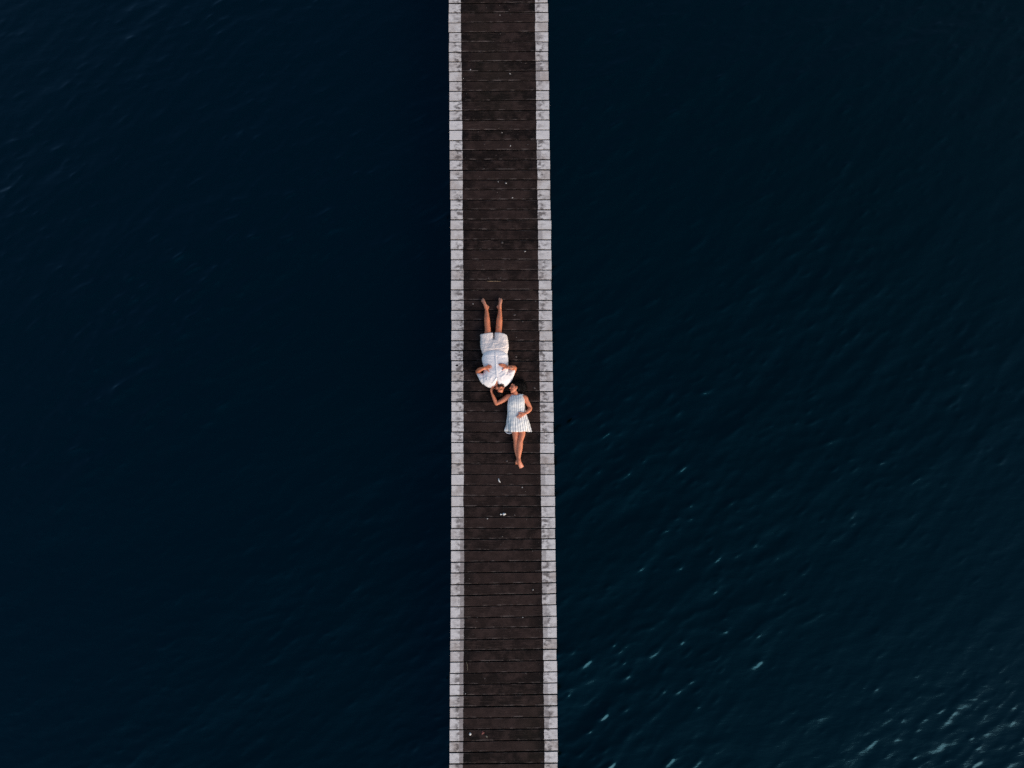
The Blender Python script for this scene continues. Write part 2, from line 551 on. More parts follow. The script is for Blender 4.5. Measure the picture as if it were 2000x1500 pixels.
SL = [W(np.interp(y, *EL), y)[1] for y in seamL]
SR = [W(np.interp(y, *ER), y)[1] for y in seamR]
for k in range(58):                                      # the jetty goes on beyond the frame, both ways
    SL.insert(0, SL[0] + .2); SR.insert(0, SR[0] + .2)
    SL.append(SL[-1] - .2); SR.append(SR[-1] - .2)

jetty = bpy.data.objects.new('jetty', None)
COL.objects.link(jetty)
jx = (fEL(0) + fER(0)) / 2
jetty.location = (jx, 0, 0)
tag(jetty, 'long narrow dark timber jetty with white painted edges crossing the sea', 'jetty')
rp = np.random.RandomState(3)
plank_tops = []
nail = MB()
for k in range(len(SL) - 1):
    yl1, yl0, yr1, yr0 = SL[k], SL[k + 1], SR[k], SR[k + 1]
    g = .0078 + rp.uniform(-.0022, .003)
    ymid = (yl1 + yl0 + yr1 + yr0) / 4
    x0 = fEL(ymid) + rp.normal(0, .003); x1 = fER(ymid) + rp.normal(0, .004)
    dz = rp.normal(0, .0015); tilt = rp.normal(0, .0012)
    nst = 5
    verts = []; pvs = []
    for s in range(nst):
        u = s / (nst - 1)
        x = x0 + (x1 - x0) * u
        a = yl1 + (yr1 - yl1) * u - g + (rp.normal(0, .0012) if 0 < s < nst - 1 else 0)      # far edge
        b = yl0 + (yr0 - yl0) * u + g + (rp.normal(0, .0012) if 0 < s < nst - 1 else 0)      # near edge
        zt = DECK + dz + tilt * (u - .5) * 2
        bev = .004
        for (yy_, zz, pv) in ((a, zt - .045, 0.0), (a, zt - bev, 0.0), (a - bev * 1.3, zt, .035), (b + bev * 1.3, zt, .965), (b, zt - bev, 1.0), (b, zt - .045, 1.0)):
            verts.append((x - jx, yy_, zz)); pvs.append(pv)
    f = [tuple(q[::-1]) for q in grid_faces(nst, 6)]
    f.append(tuple(range(6))); f.append(tuple(range((nst - 1) * 6, nst * 6))[::-1])
    me = mesh_of('plank', verts, f, False)
    va = np.array(verts)
    vx = va[:, 0] + jx
    attr(me, 'rnd', np.full(len(va), rp.rand()))
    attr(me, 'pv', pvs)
    jl, jr = rp.normal(0, .0035), rp.normal(0, .0035)
    attr(me, 'dl', vx - fIL(ymid) + jl)
    attr(me, 'dr', fIR(ymid) - vx + jr)
    attr(me, 'along', np.full(len(va), ymid))
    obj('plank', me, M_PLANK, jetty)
    # two nails into each of the three bearers
    for bx in (.16, .5, .84):
        for by in (.22, .76):
            if rp.rand() < .25: continue
            cx = x0 + (x1 - x0) * bx + rp.normal(0, .008); cy = ymid + (by - .5) * .19 + rp.normal(0, .006)
            th = np.arange(8) / 8 * 6.2832
            top = np.stack([cx - jx + np.cos(th) * .006, cy + np.sin(th) * .006, np.full(8, DECK + dz + .003)], 1)
            bot = top.copy(); bot[:, 2] -= .006
            rings_to(nail, [bot, top])
    plank_tops.append((min(yl0, yr0), max(yl1, yr1), DECK + dz))
tag(obj('nail_heads', mesh_of('nail_heads', nail.verts(), nail.f), M_NAIL, jetty), kind='stuff')

mb_s = MB()
tube(mb_s, [np.array((W(x, 549.3)[0] - jx, W(x, 549.3)[1], DECK + .0025)) for x in (951, 960, 970, 978.5)], [(.004, .002), (.007, .003), (.006, .003), (.003, .002)], seg=8)
obj('splinter', mesh_of('splinter', mb_s.verts(), mb_s.f), mat_simple('fresh_split_wood', (.20, .13, .075), .8, 60, .3), jetty)['label'] = 'pale splintered strip on the edge of a dark plank'
mb_s = MB()
kx, ky = W(892.6, 713.8)
ell(mb_s, (kx - jx, ky, DECK + .001), WORLD_AX, (.029, .018, .003), 14, 6)
obj('knot', mesh_of('knot', mb_s.verts(), mb_s.f), mat_simple('black_knot', (.010, .008, .008), .9, 60, .3), jetty)['label'] = 'black knot in the white painted edge'

def box_mesh(name, x0, x1, y0, y1, z0, z1, bev=.01):
    bm = bmesh.new()
    bmesh.ops.create_cube(bm, size=1)
    for v in bm.verts:
        v.co = Vector((x0 if v.co.x < 0 else x1, y0 if v.co.y < 0 else y1, z0 if v.co.z < 0 else z1))
    bmesh.ops.bevel(bm, geom=list(bm.edges), offset=bev, segments=1, affect='EDGES')
    me = bpy.data.meshes.new(name); bm.to_mesh(me); bm.free()
    return me
yA, yB = min(SL[-1], SR[-1]), max(SL[0], SR[0])
for bx in (-.66, 0, .66):
    obj('bearer', box_mesh('bearer', bx - .06, bx + .06, yA + .05, yB - .05, DECK - .245, DECK - .052), M_BEAM, jetty)
beam_me = box_mesh('cross_beam', -.86, .86, -.09, .09, DECK - .45, DECK - .249)
pm = MB()
rings_to(pm, [np.stack([np.cos(np.arange(14) / 14 * 6.2832) * r, np.sin(np.arange(14) / 14 * 6.2832) * r, np.full(14, z)], 1)
              for r, z in ((.125, -3.0), (.125, -.4), (.122, .1), (.115, DECK - .452))])
pile_me = mesh_of('pile', pm.verts(), pm.f)
beam_me.materials.append(M_BEAM); pile_me.materials.append(M_BEAM)
yy0 = math.ceil(yA / 3.0) * 3.0
while yy0 < yB:
    obj('cross_beam', beam_me, None, jetty).location = (0, yy0 + .4, 0)
    for sx in (-.62, .62):
        obj('pile', pile_me, None, jetty).location = (sx, yy0 + .4, 0)
    yy0 += 3.0

# ------------------------------------------------------------------ people
def head(mb, c, U, F, s=1.0, fem=False):
    U = np.asarray(U, float); U /= np.linalg.norm(U)
    F = np.asarray(F, float); F -= U * (F @ U); F /= np.linalg.norm(F)
    S = np.cross(F, U)
    ax = (U, F, S)
    def p(u, f, sd=0.0): return np.asarray(c) + s * (U * u + F * f + S * sd)
    def e(u, f, sd, ru, rf, rs): ell(mb, p(u, f, sd), ax, (ru * s, rf * s, rs * s))
    e(.028, -.012, 0, .094, .098, .077)
    e(-.025, .028, 0, .085, .062, .062)
    e(-.07, .038, 0, .044, .052, .051 if not fem else .045)
    e(-.103, .070, 0, .020, .020, .024 if not fem else .017)
    e(.024, .076, 0, .012, .014, .046)
    for q in (-1, 1):
        e(-.018, .058, q * .040, .022, .022, .020)
        e(-.004, -.006, q * .078, .032, .018, .011)
        e(-.024, .0, q * .077, .012, .010, .009)
        e(-.034, .098, q * .010, .008, .009, .008)
    tube(mb, [p(.022, .083), p(-.004, .096), p(-.030, .112)], [s * .008, s * .010, s * .0125], seg=10, up=U)
    e(-.054, .088, 0, .0075, .011, .022)
    e(-.067, .087, 0, .0085, .011, .020)
    return dict(c=np.asarray(c), U=U, F=F, S=S, s=s, p=p)

def head_local(v, h):
    d = (v - h['c']) / h['s']
    return d @ h['U'], d @ h['F'], d @ h['S']

def digits(mb, wrist, knuckles, tips, r, zfun, bend=.012):
    """fingers from knuckle to tip, each with two bends, riding over the surface below"""
    for (k, t, rr) in zip(knuckles, tips, r):
        k, t = np.array(k), np.array(t)
        m1 = k + (t - k) * .42; m2 = k + (t - k) * .74
        m1[2] += bend; m2[2] += bend * .6
        b = k + (np.asarray(wrist) - k) * .35
        tube(mb, [b, k, m1, m2, t], [rr * 1.1, rr * 1.12, rr, rr * .95, rr * .82], seg=10, sub=3)

def strands(mb, roots, make, r0, rng, seg=3):
    for p, n in roots:
        pts, rr = make(p, n, rng), r0 * rng.uniform(.7, 1.3)
        pts = np.array(pts)
        T = np.gradient(pts, axis=0)
        T /= np.linalg.norm(T, axis=1)[:, None] + 1e-9
        s = np.cross(T, (0.31, .17, .93)); s /= np.linalg.norm(s, axis=1)[:, None] + 1e-9
        q = np.cross(T, s)
        m = len(pts)
        rad = rr * np.linspace(1, .25, m)
        ring = np.zeros((m, seg, 3))
        for j in range(seg):
            a = 6.2832 * j / seg
            ring[:, j] = pts + (s * math.cos(a) + q * math.sin(a)) * rad[:, None]
        mb.add(ring.reshape(-1, 3), grid_faces(m, seg))

def finish(name, v, f, mat, org, parent=None, smooth=True):
    me = mesh_of(name, v - org, f, smooth)
    return obj(name, me, mat, parent), me

def pick(rng, idx, k): return rng.choice(idx, size=min(k, len(idx)), replace=False)

def bvh_of(v, f): return BVHTree.FromPolygons([tuple(p) for p in v], f)
def top_z(bvhs, x, y, default):
    best = default
    for b in bvhs:
        hit = b.ray_cast(Vector((x, y, DECK + 2)), Vector((0, 0, -1)))
        if hit[0] is not None: best = max(best, hit[0].z)
    return best

SKIN_M = np.array((.64, .205, .098))
SKIN_W = np.array((.71, .245, .125))

# ---------- person in white shirt
def build_man():
    rng = np.random.RandomState(21)
    org = np.array((*W(*A(600, 900)), DECK))
    def ring(l, r, zl, zh, h=.1):
        return (W(*A(*l), h), W(*A(*r), h), zl, zh)
    # ----- shorts
    sh = MB()
    loft(sh, [ring((445, 925), (742, 925), .012, .175), ring((425, 890), (757, 890), .008, .19), ring((410, 850), (766, 850), .006, .195),
              ring((401, 800), (773, 800), .005, .195), ring((397, 750), (770, 750), .005, .185), ring((398, 712), (764, 712), .005, .175)], power=2.7)
    loft(sh, [ring((412, 770), (590, 770), .006, .18), ring((398, 712), (573, 712), .005, .178), ring((399, 670), (570, 672), .004, .178), ring((396, 645), (566, 625), .004, .172), ring((404, 640), (562, 611), .006, .166)], power=2.6)
    loft(sh, [ring((572, 770), (768, 770), .006, .18), ring((578, 712), (764, 712), .005, .178), ring((583, 670), (756, 672), .004, .178), ring((586, 622), (748, 645), .004, .172), ring((591, 606), (741, 636), .006, .166)], power=2.6)
    v, f, e = remesh(sh, .0065, 3)
    nr = normals(v, f)
    wr = 1 - np.abs(field(v[:, 0], v[:, 1], .15, .30, .05, 4))
    cen = np.array(W(*A(590, 790), .15))
    wgt = np.exp(-((v[:, 1] - cen[1]) / .13) ** 2)
    v += nr * (.006 * wr * wgt + .003 * field(v[:, 0], v[:, 1], 1.2, .3, .12, 9))[:, None]
    for a, b, wd, dp in (((470, 815), (590, 832), .010, .010), ((610, 828), (760, 790), .010, .011), ((600, 845), (745, 832), .008, .009), ((440, 850), (575, 860), .009, -.009),
                         ((620, 860), (745, 870), .009, .010), ((575, 730), (596, 850), .006, -.010), ((430, 760), (560, 745), .012, -.008), ((610, 745), (740, 730), .012, -.008),
                         ((430, 690), (455, 780), .010, -.007), ((720, 690), (735, 780), .010, -.007), ((500, 640), (515, 730), .014, -.006), ((665, 640), (650, 730), .014, -.006)):
        crease(v, nr, W(*A(*a), .18), W(*A(*b), .18), wd, dp)
    v[:, 2] = np.maximum(v[:, 2], DECK + .004)
    v = smooth_v(v, e, 2, .4)
    shorts = (v, f)
    # ----- shirt
    st = MB()
    loft(st, [ring((440, 893), (752, 893), .03, .205), ring((426, 925), (763, 925), .014, .222), ring((418, 970), (768, 970), .008, .232), ring((423, 1010), (768, 1010), .008, .235),
              ring((437, 1050), (765, 1050), .008, .236), ring((448, 1100), (768, 1100), .008, .24), ring((440, 1160), (780, 1160), .008, .245), ring((426, 1220), (800, 1215), .008, .238),
              ring((424, 1265), (800, 1255), .01, .222), ring((440, 1300), (778, 1290), .014, .198), ring((472, 1328), (745, 1322), .025, .168), ring((520, 1345), (715, 1338), .05, .13)], power=2.5)
    # the rounded shirt front falls over the waistband
    loft(st, [ring((490, 868), (700, 868), .12, .203), ring((455, 885), (738, 885), .06, .212), ring((430, 915), (760, 915), .02, .22), ring((425, 960), (765, 960), .02, .228)], power=2.4)
    loft(st, [ring((545, 856), (655, 856), .15, .205), ring((490, 872), (700, 872), .12, .214), ring((455, 895), (738, 895), .1, .222), ring((440, 930), (750, 930), .1, .23)], power=2.4)
    # sleeves
    loft(st, [ring((425, 1300), (560, 1200), .012, .17, .08), ring((398, 1262), (500, 1180), .010, .175, .08), ring((370, 1210), (458, 1168), .008, .165, .08), ring((352, 1172), (448, 1162), .008, .15, .08), ring((349, 1158), (447, 1158), .012, .14, .08)], power=2.2)
    loft(st, [ring((680, 1180), (800, 1280), .012, .17, .08), ring((735, 1150), (828, 1225), .010, .178, .08), ring((762, 1126), (850, 1165), .008, .17, .08), ring((764, 1112), (864, 1126), .008, .155, .08), ring((766, 1104), (866, 1112), .012, .145, .08)], power=2.2)
    v, f, e = remesh(st, .006, 3)
    nr = normals(v, f)
    v += nr * (.0022 * field(v[:, 0], v[:, 1], .4, .34, .18, 14) + .0012 * (1 - np.abs(field(v[:, 0], v[:, 1], 1.9, .45, .12, 15))))[:, None]
    for a, b, wd, dp in (((452, 1170), (470, 1240), .013, -.022), ((766, 1105), (745, 1180), .012, -.022), ((470, 1190), (560, 1230), .010, .009), ((730, 1160), (670, 1215), .010, .010),
                         ((500, 1120), (590, 1160), .012, -.008), ((700, 1110), (640, 1160), .010, -.010), ((450, 980), (560, 1000), .012, -.006), ((640, 960), (750, 940), .012, -.006),
                         ((470, 930), (590, 945), .010, .006), ((625, 925), (735, 915), .010, .006), ((520, 1250), (560, 1180), .014, .008), ((690, 1270), (665, 1180), .014, .009),
                         ((380, 1210), (470, 1200), .010, -.008), ((845, 1150), (770, 1170), .010, -.008), ((598, 858), (600, 915), .005, -.020),
                         ((545, 1292), (598, 1258), .004, -.012), ((640, 1262), (690, 1290), .004, -.010)):
        crease(v, nr, W(*A(*a), .2), W(*A(*b), .2), wd, dp)
    # open neck: press the cloth down in a V below the throat
    d, t = seg_dist(v, W(*A(620, 1215), .2), W(*A(612, 1330), .2))
    wv = np.clip(1 - d / (.012 + .062 * t), 0, 1)
    v[:, 2] -= np.minimum(.075 * wv * t ** .6 * (v[:, 2] > DECK + .06), np.maximum(v[:, 2] - DECK - .05, 0))
    v[:, 2] = np.maximum(v[:, 2], DECK + .004)
    v = smooth_v(v, e, 1, .4)
    shirt = (v, f)
    bv = [bvh_of(*shirt), bvh_of(*shorts)]
    def on(fn, zx, zy, lift, guess=.22):
        x, y = W(*fn(zx, zy), guess)
        z = top_z(bv, x, y, DECK + .02) + lift
        return np.array((x, y, z))
    # ----- body, one continuous surface
    b = MB()
    def q(zx, zy, h): return D(A, zx, zy, h)
    # legs: hip, thigh, knee, calf, shin, ankle
    tube(b, [q(510, 840, .09), q(490, 740, .088), q(494, 640, .09), q(497, 585, .085), q(490, 500, .078), q(485, 430, .074), q(483, 365, .064), q(478, 305, .058)],
         [(.065, .065), (.07, .07), (.066, .066), (.060, .062), (.056, .060), (.055, .062), (.042, .046), (.031, .036)], seg=20)
    tube(b, [q(660, 840, .09), q(662, 740, .088), q(645, 640, .09), q(641, 590, .085), q(646, 510, .078), q(650, 440, .075), q(656, 365, .064), q(657, 300, .058)],
         [(.065, .065), (.07, .07), (.067, .066), (.061, .062), (.060, .061), (.058, .063), (.042, .046), (.031, .036)], seg=20)
    ell(b, q(495, 606, .115), WORLD_AX, (.036, .045, .034)); ell(b, q(641, 610, .115), WORLD_AX, (.036, .045, .034))
    # feet, pointed and fallen outwards
    def foot(ank, heel, mid, ball, toe, sgn):
        tube(b, [q(*ank, .060), q(*mid, .066), q(*ball, .060), q(*toe, .048)], [(.033, .036), (.031, .038), (.033, .030), (.022, .020)], seg=14)
        ell(b, q(*(np.array(heel) * .72 + np.array(ank) * .28), .036), WORLD_AX, (.028, .036, .034))
        tube(b, [q(*heel, .04), q(*ank, .06)], [.022, .034], seg=12)
        tube(b, [q(*heel, .034), q(*mid, .05), q(*ball, .05)], [.022, .028, .026], seg=12)
        bx, tx = np.array(ball, float), np.array(toe, float)
        dr = (tx - bx) / np.linalg.norm(tx - bx); pr = np.array((-dr[1], dr[0]))
        for i in range(5):
            off = (i - 2) * 9.5
            ln = (26, 24, 21, 17, 12)[i] if sgn > 0 else (12, 17, 21, 24, 26)[i]
            rr = (.0115, .008, .0078, .0074, .007)[i] if sgn > 0 else (.007, .0074, .0078, .008, .0115)[i]
            s0 = tx - dr * 14 + pr * off; s1 = s0 + dr * ln
            tube(b, [q(*s0, .052), q(*(s0 * .4 + s1 * .6), .054), q(*s1, .046)], [rr * 1.1, rr, rr * .85], seg=8, sub=2)
    foot((478, 300), (500, 268), (458, 238), (438, 196), (424, 178), -1)
    foot((657, 295), (626, 266), (659, 235), (665, 190), (667, 166), 1)
    # torso, shoulders
    tube(b, [q(588, 850, .10), q(592, 950, .105), q(598, 1060, .11), q(606, 1160, .115), q(612, 1240, .11), q(613, 1290, .105)],
         [(.13, .06), (.13, .07), (.14, .085), (.17, .10), (.17, .09), (.09, .06)], seg=28)
    # neck
    tube(b, [q(614, 1275, .10), q(622, 1310, .115), D(C6, 400, 420, .11)], [(.062, .055), (.056, .054), (.055, .055)], seg=18)
    # arms: shoulder, upper arm, elbow, forearm, wrist
    elbL = D(C8, 262, 715, .075); wrL = on(C8, 500, 592, .036); hL = on(C8, 610, 570, .022)
    tube(b, [q(478, 1265, .10), q(430, 1215, .085), q(385, 1170, .075), elbL], [.056, .054, .048, .044], seg=16)
    wrL[2] = max(wrL[2], hL[2] + .010)
    mL = on(C8, 425, 608, .03); mL[2] = max(mL[2], wrL[2] - .018)
    tube(b, [elbL, D(C8, 330, 648, .165), mL, wrL], [(.043, .042), (.045, .042), (.037, .035), (.029, .024)], seg=16)
    elbR = D(C8, 1700, 585, .08); wrR = on(C8, 1452, 552, .038); hR = on(C8, 1340, 520, .024)
    tube(b, [q(758, 1250, .10), q(800, 1190, .085), q(832, 1130, .08), elbR], [.056, .054, .05, .046], seg=16)
    wrR[2] = max(wrR[2], hR[2] + .010)
    mR = on(C8, 1545, 553, .03); mR[2] = max(mR[2], wrR[2] - .018)
    tube(b, [elbR, D(C8, 1645, 562, .17), mR, wrR], [(.046, .044), (.050, .044), (.042, .037), (.031, .025)], seg=16)
    # hands with five separate fingers
    tube(b, [wrL, hL, on(C8, 665, 545, .018)], [(.028, .018), (.038, .016), (.039, .013)], seg=14)
    kn = [on(C8, *p, .017) for p in ((640, 506), (672, 522), (690, 548), (690, 578))]
    tp = [on(C8, *p, .008) for p in ((698, 448), (772, 474), (812, 520), (808, 582))]
    digits(b, hL, kn, tp, (.0088, .0092, .009, .0085), None)
    tube(b, [on(C8, 590, 600, .02), on(C8, 630, 640, .020), on(C8, 668, 680, .016), on(C8, 706, 722, .010)], [.013, .0118, .0105, .0085], seg=10)
    tube(b, [wrR, hR, on(C8, 1272, 486, .018)], [(.030, .019), (.040, .017), (.040, .013)], seg=14)
    kn = [on(C8, *p, .018) for p in ((1290, 440), (1262, 462), (1250, 490), (1262, 520))]
    tp = [on(C8, *p, .009) for p in ((1120, 408), (1082, 436), (1096, 474), (1156, 508))]
    digits(b, hR, kn, tp, (.0088, .0092, .009, .0085), None)
    tube(b, [on(C8, 1372, 560, .02), on(C8, 1310, 590, .020), on(C8, 1262, 622, .016), on(C8, 1226, 662, .010)], [.013, .012, .0105, .0085], seg=10)
    # head, turned towards the other person
    a = math.radians(36)
    hd = head(b, D(C6, 505, 600, .118), (-.10, -1, -.03), (math.cos(a), .16, math.sin(a)), .98)
    v, f, e = remesh(b, .0042, 3)
    U, F, S = head_local(v, hd)
    near = (np.abs(U) < .16) & (np.abs(F) < .16) & (np.abs(S) < .13)
    for sg in (-1, 1):
        dd = (U - .004) ** 2 + (F - .085) ** 2 + (S - sg * .031) ** 2
        v -= hd['F'] * (np.exp(-dd / .014 ** 2) * .013)[:, None]
    v[:, 2] = np.maximum(v[:, 2], DECK + .003)
    # colours of the skin itself
    col = np.tile(SKIN_M, (len(v), 1))
    def tint(mask, c, k): col[:] = col * (1 - (mask * k)[:, None]) + np.asarray(c) * (mask * k)[:, None]
    lip = near * np.exp(-(((U + .060) / .010) ** 2 + (S / .024) ** 2)) * (F > .07)
    tint(lip, (.36, .09, .075), .8)
    brow = near * (np.abs(U - .024 - .10 * (.03 - np.abs(np.abs(S) - .03))) < .006) * (np.abs(np.abs(S) - .032) < .022) * (F > .05)
    tint(brow, (.05, .026, .018), .75)
    lash = near * np.clip(sum(np.exp(-(((U - .001) / .0055) ** 2 + ((S - g * .031) / .014) ** 2)) for g in (-1, 1)), 0, 1) * (F > .05)
    tint(lash, (.10, .035, .025), .85)
    scalp = near & (((U > .078 - .25 * np.clip(np.abs(S) - .04, 0, 1)) & (F > .015)) | ((F <= .02) & (U > .022)) | ((F < -.045) & (U > -.015)))
    ear = near & (np.abs(S) > .069) & (np.abs(U + .008) < .038) & (np.abs(F + .005) < .022)
    scalp &= ~ear
    tint(scalp, (.016, .010, .008), 1.0)
    brd = near & (F > -.004) & (U < -.026 - .55 * np.clip(F - .045, 0, 1)) & (U > -.128) & (lip < .4) & ~ear & ((U < -.044) | (F < .075))
    brd |= near & (np.abs(U + .046) < .008) & (np.abs(S) < .032) & (F > .075)
    tint(brd, (.05, .024, .015), .85)
    # shins, knees a little darker and redder; tattooed forearm; small marks on the shin
    d, t = seg_dist(v, elbR, wrR)
    tat = (np.exp(-(d / .055) ** 4) * (t > .02) * (t < .82)) * (v[:, 0] > wrR[0] - .01) * (v[:, 1] > elbR[1] - .07)
    pat = np.clip(.55 + 1.1 * field(v[:, 0], v[:, 1], .5, .035, .03, 33, 40), 0, 1)
    tint(tat * pat, (.045, .050, .032), .8)
    for cx, cy, r in ((478, 432, .008), (480, 326, .007), (472, 352, .005), (487, 470, .006), (640, 540, .012), (470, 560, .006), (494, 412, .005), (476, 385, .006)):
        m = np.exp(-(((v[:, 0] - W(*A(cx, cy), .13)[0]) ** 2 + (v[:, 1] - W(*A(cx, cy), .13)[1]) ** 2) / r ** 2))
        tint(m, (.08, .035, .028), .75)
    foot_y = W(*A(480, 300), .06)[1]
    sole = np.clip((v[:, 1] - foot_y) / .12, 0, 1)
    tint(sole, (.56, .28, .19), .6)
    body, me = finish('person', v, f, M_SKIN, org)
    body.location = org
    attr_col(me, 'Col', col)
    tag(body, 'person in white shirt and cream shorts lying barefoot with both hands on the belly', 'person', 'people lying on the jetty')
    # ----- garments
    so, _ = finish('shirt', *shirt, M_SHIRT, org, body)
    so['label'] = 'white short sleeved button shirt'
    ho, _ = finish('shorts', *shorts, M_SHORTS, org, body)
    ho['label'] = 'cream knee length shorts'
    # placket down the front, with buttons
    path = [(598, 868), (600, 920), (604, 980), (606, 1040), (609, 1100), (613, 1160), (618, 1212)]
    pl = MB()
    cp = np.array([on(A, *p, .0) for p in path]); cp = catmull(cp, 5)
    vv = []
    for p in cp:
        row = []
        for dx in (-.017, -.0155, -.006, .006, .0155, .017):
            z = top_z(bv[:1], p[0] + dx, p[1], p[2]) + (.0045 if abs(dx) < .0165 else -.004)
            row.append((p[0] + dx, p[1], z))
        vv += row
    fc = grid_faces(len(cp), 6, False)
    pl.add(vv, fc)
    po, _ = finish('placket', pl.verts(), pl.f, M_SHIRT, org, so)
    for k in (3, 9, 15, 21, 27):
        bt = MB(); ell(bt, cp[k] + (0, 0, .006), WORLD_AX, (.0055, .0055, .0022), 10, 6)
        finish('button', bt.verts(), bt.f, M_LINING, org, so)
    # collar wings
    for pts in (((620, 1208), (596, 1248), (560, 1288), (548, 1290), (575, 1255), (604, 1212)), ((622, 1208), (640, 1246), (668, 1262), (682, 1256), (660, 1232), (634, 1206))):
        cb = MB()
        tp_ = [on(A, x, y, .012) for x, y in pts]
        tp_ = np.array(tp_); tp_[:, 2] = np.maximum(tp_[:, 2], np.median(tp_[:, 2]) - .03)
        n = len(tp_)
        bt_ = tp_ - (0, 0, .012)
        cb.add(np.concatenate([tp_, bt_]), [tuple(range(n)), tuple(range(n, 2 * n))[::-1]] + [(i, i + n, (i + 1) % n + n, (i + 1) % n) for i in range(n)])
        cv, cf, ce = remesh(cb, .0035, 2)
        finish('collar', cv, cf, M_SHIRT, org, so)
    # waistband drawstring of the shorts
    dsb = MB()
    tube(dsb, [on(A, 592, 866, .001), on(A, 586, 842, .003), on(A, 592, 818, .003)], [.003, .003, .003], seg=6)
    tube(dsb, [on(A, 606, 866, .001), on(A, 612, 846, .003), on(A, 606, 826, .003)], [.003, .003, .003], seg=6)
    finish('drawstring', dsb.verts(), dsb.f, M_SHORTS, org, ho)
    # ----- hair and beard
    nr = normals(v, f)
    hm = MB()
    p = hd['p']
    ell(hm, p(.050, -.022), (hd['U'], hd['F'], hd['S']), (.085, .092, .076))
    ell(hm, p(.100, .018), (hd['U'], hd['F'], hd['S']), (.038, .055, .058))
    ell(hm, p(.045, -.055), (hd['U'], hd['F'], hd['S']), (.060, .048, .066))
    hv, hf, he = remesh(hm, .006, 3)
    hv += normals(hv, hf) * (.004 * field(hv[:, 0], hv[:, 1], .5, .03, .02, 3))[:, None]
    hv[:, 2] = np.maximum(hv[:, 2], DECK + .003)
    hb = MB(); hb.add(hv, hf)
    idx = pick(rng, np.where(scalp)[0], 1500)
    U_, F_ = hd['U'], hd['F']
    def mk(pt, n, r):
        ln = r.uniform(.03, .055)
        d1 = n * .8 + U_ * r.uniform(.3, 1.0) + r.normal(0, .3, 3)
        d1 /= np.linalg.norm(d1)
        d2 = d1 + U_ * .5 + r.normal(0, .4, 3) - np.array((0, 0, .3))
        d2 /= np.linalg.norm(d2)
        o = [pt, pt + d1 * ln * .5, pt + d1 * ln * .5 + d2 * ln * .35, pt + d1 * ln * .5 + d2 * ln * .6]
        return [np.array((a_[0], a_[1], max(a_[2], DECK + .004))) for a_ in o]
    strands(hb, [(v[i], nr[i]) for i in idx], mk, .0016, rng)
    finish('hair', hb.verts(), hb.f, M_HAIRM, org, body)
    bb = MB()
    idx = pick(rng, np.where(brd)[0], 1300)
    def mkb(pt, n, r):
        d1 = n * .7 - U_ * .5 + r.normal(0, .35, 3); d1 /= np.linalg.norm(d1)
        ln = r.uniform(.010, .022)
        return [pt, pt + d1 * ln * .6, pt + d1 * ln - U_ * ln * .3]
    strands(bb, [(v[i], nr[i]) for i in idx], mkb, .0013, rng)
    finish('beard', bb.verts(), bb.f, M_BEARD, org, body)
    for sg in (-1, 1):
        eb = MB(); ell(eb, p(.002, .0715, sg * .031), WORLD_AX, (.0105, .0105, .0105), 12, 8)
        finish('eye', eb.verts(), eb.f, M_EYE, org, body)
    return dict(bvh=[bvh_of(v, f)] + bv, head=hd)

man = build_man()

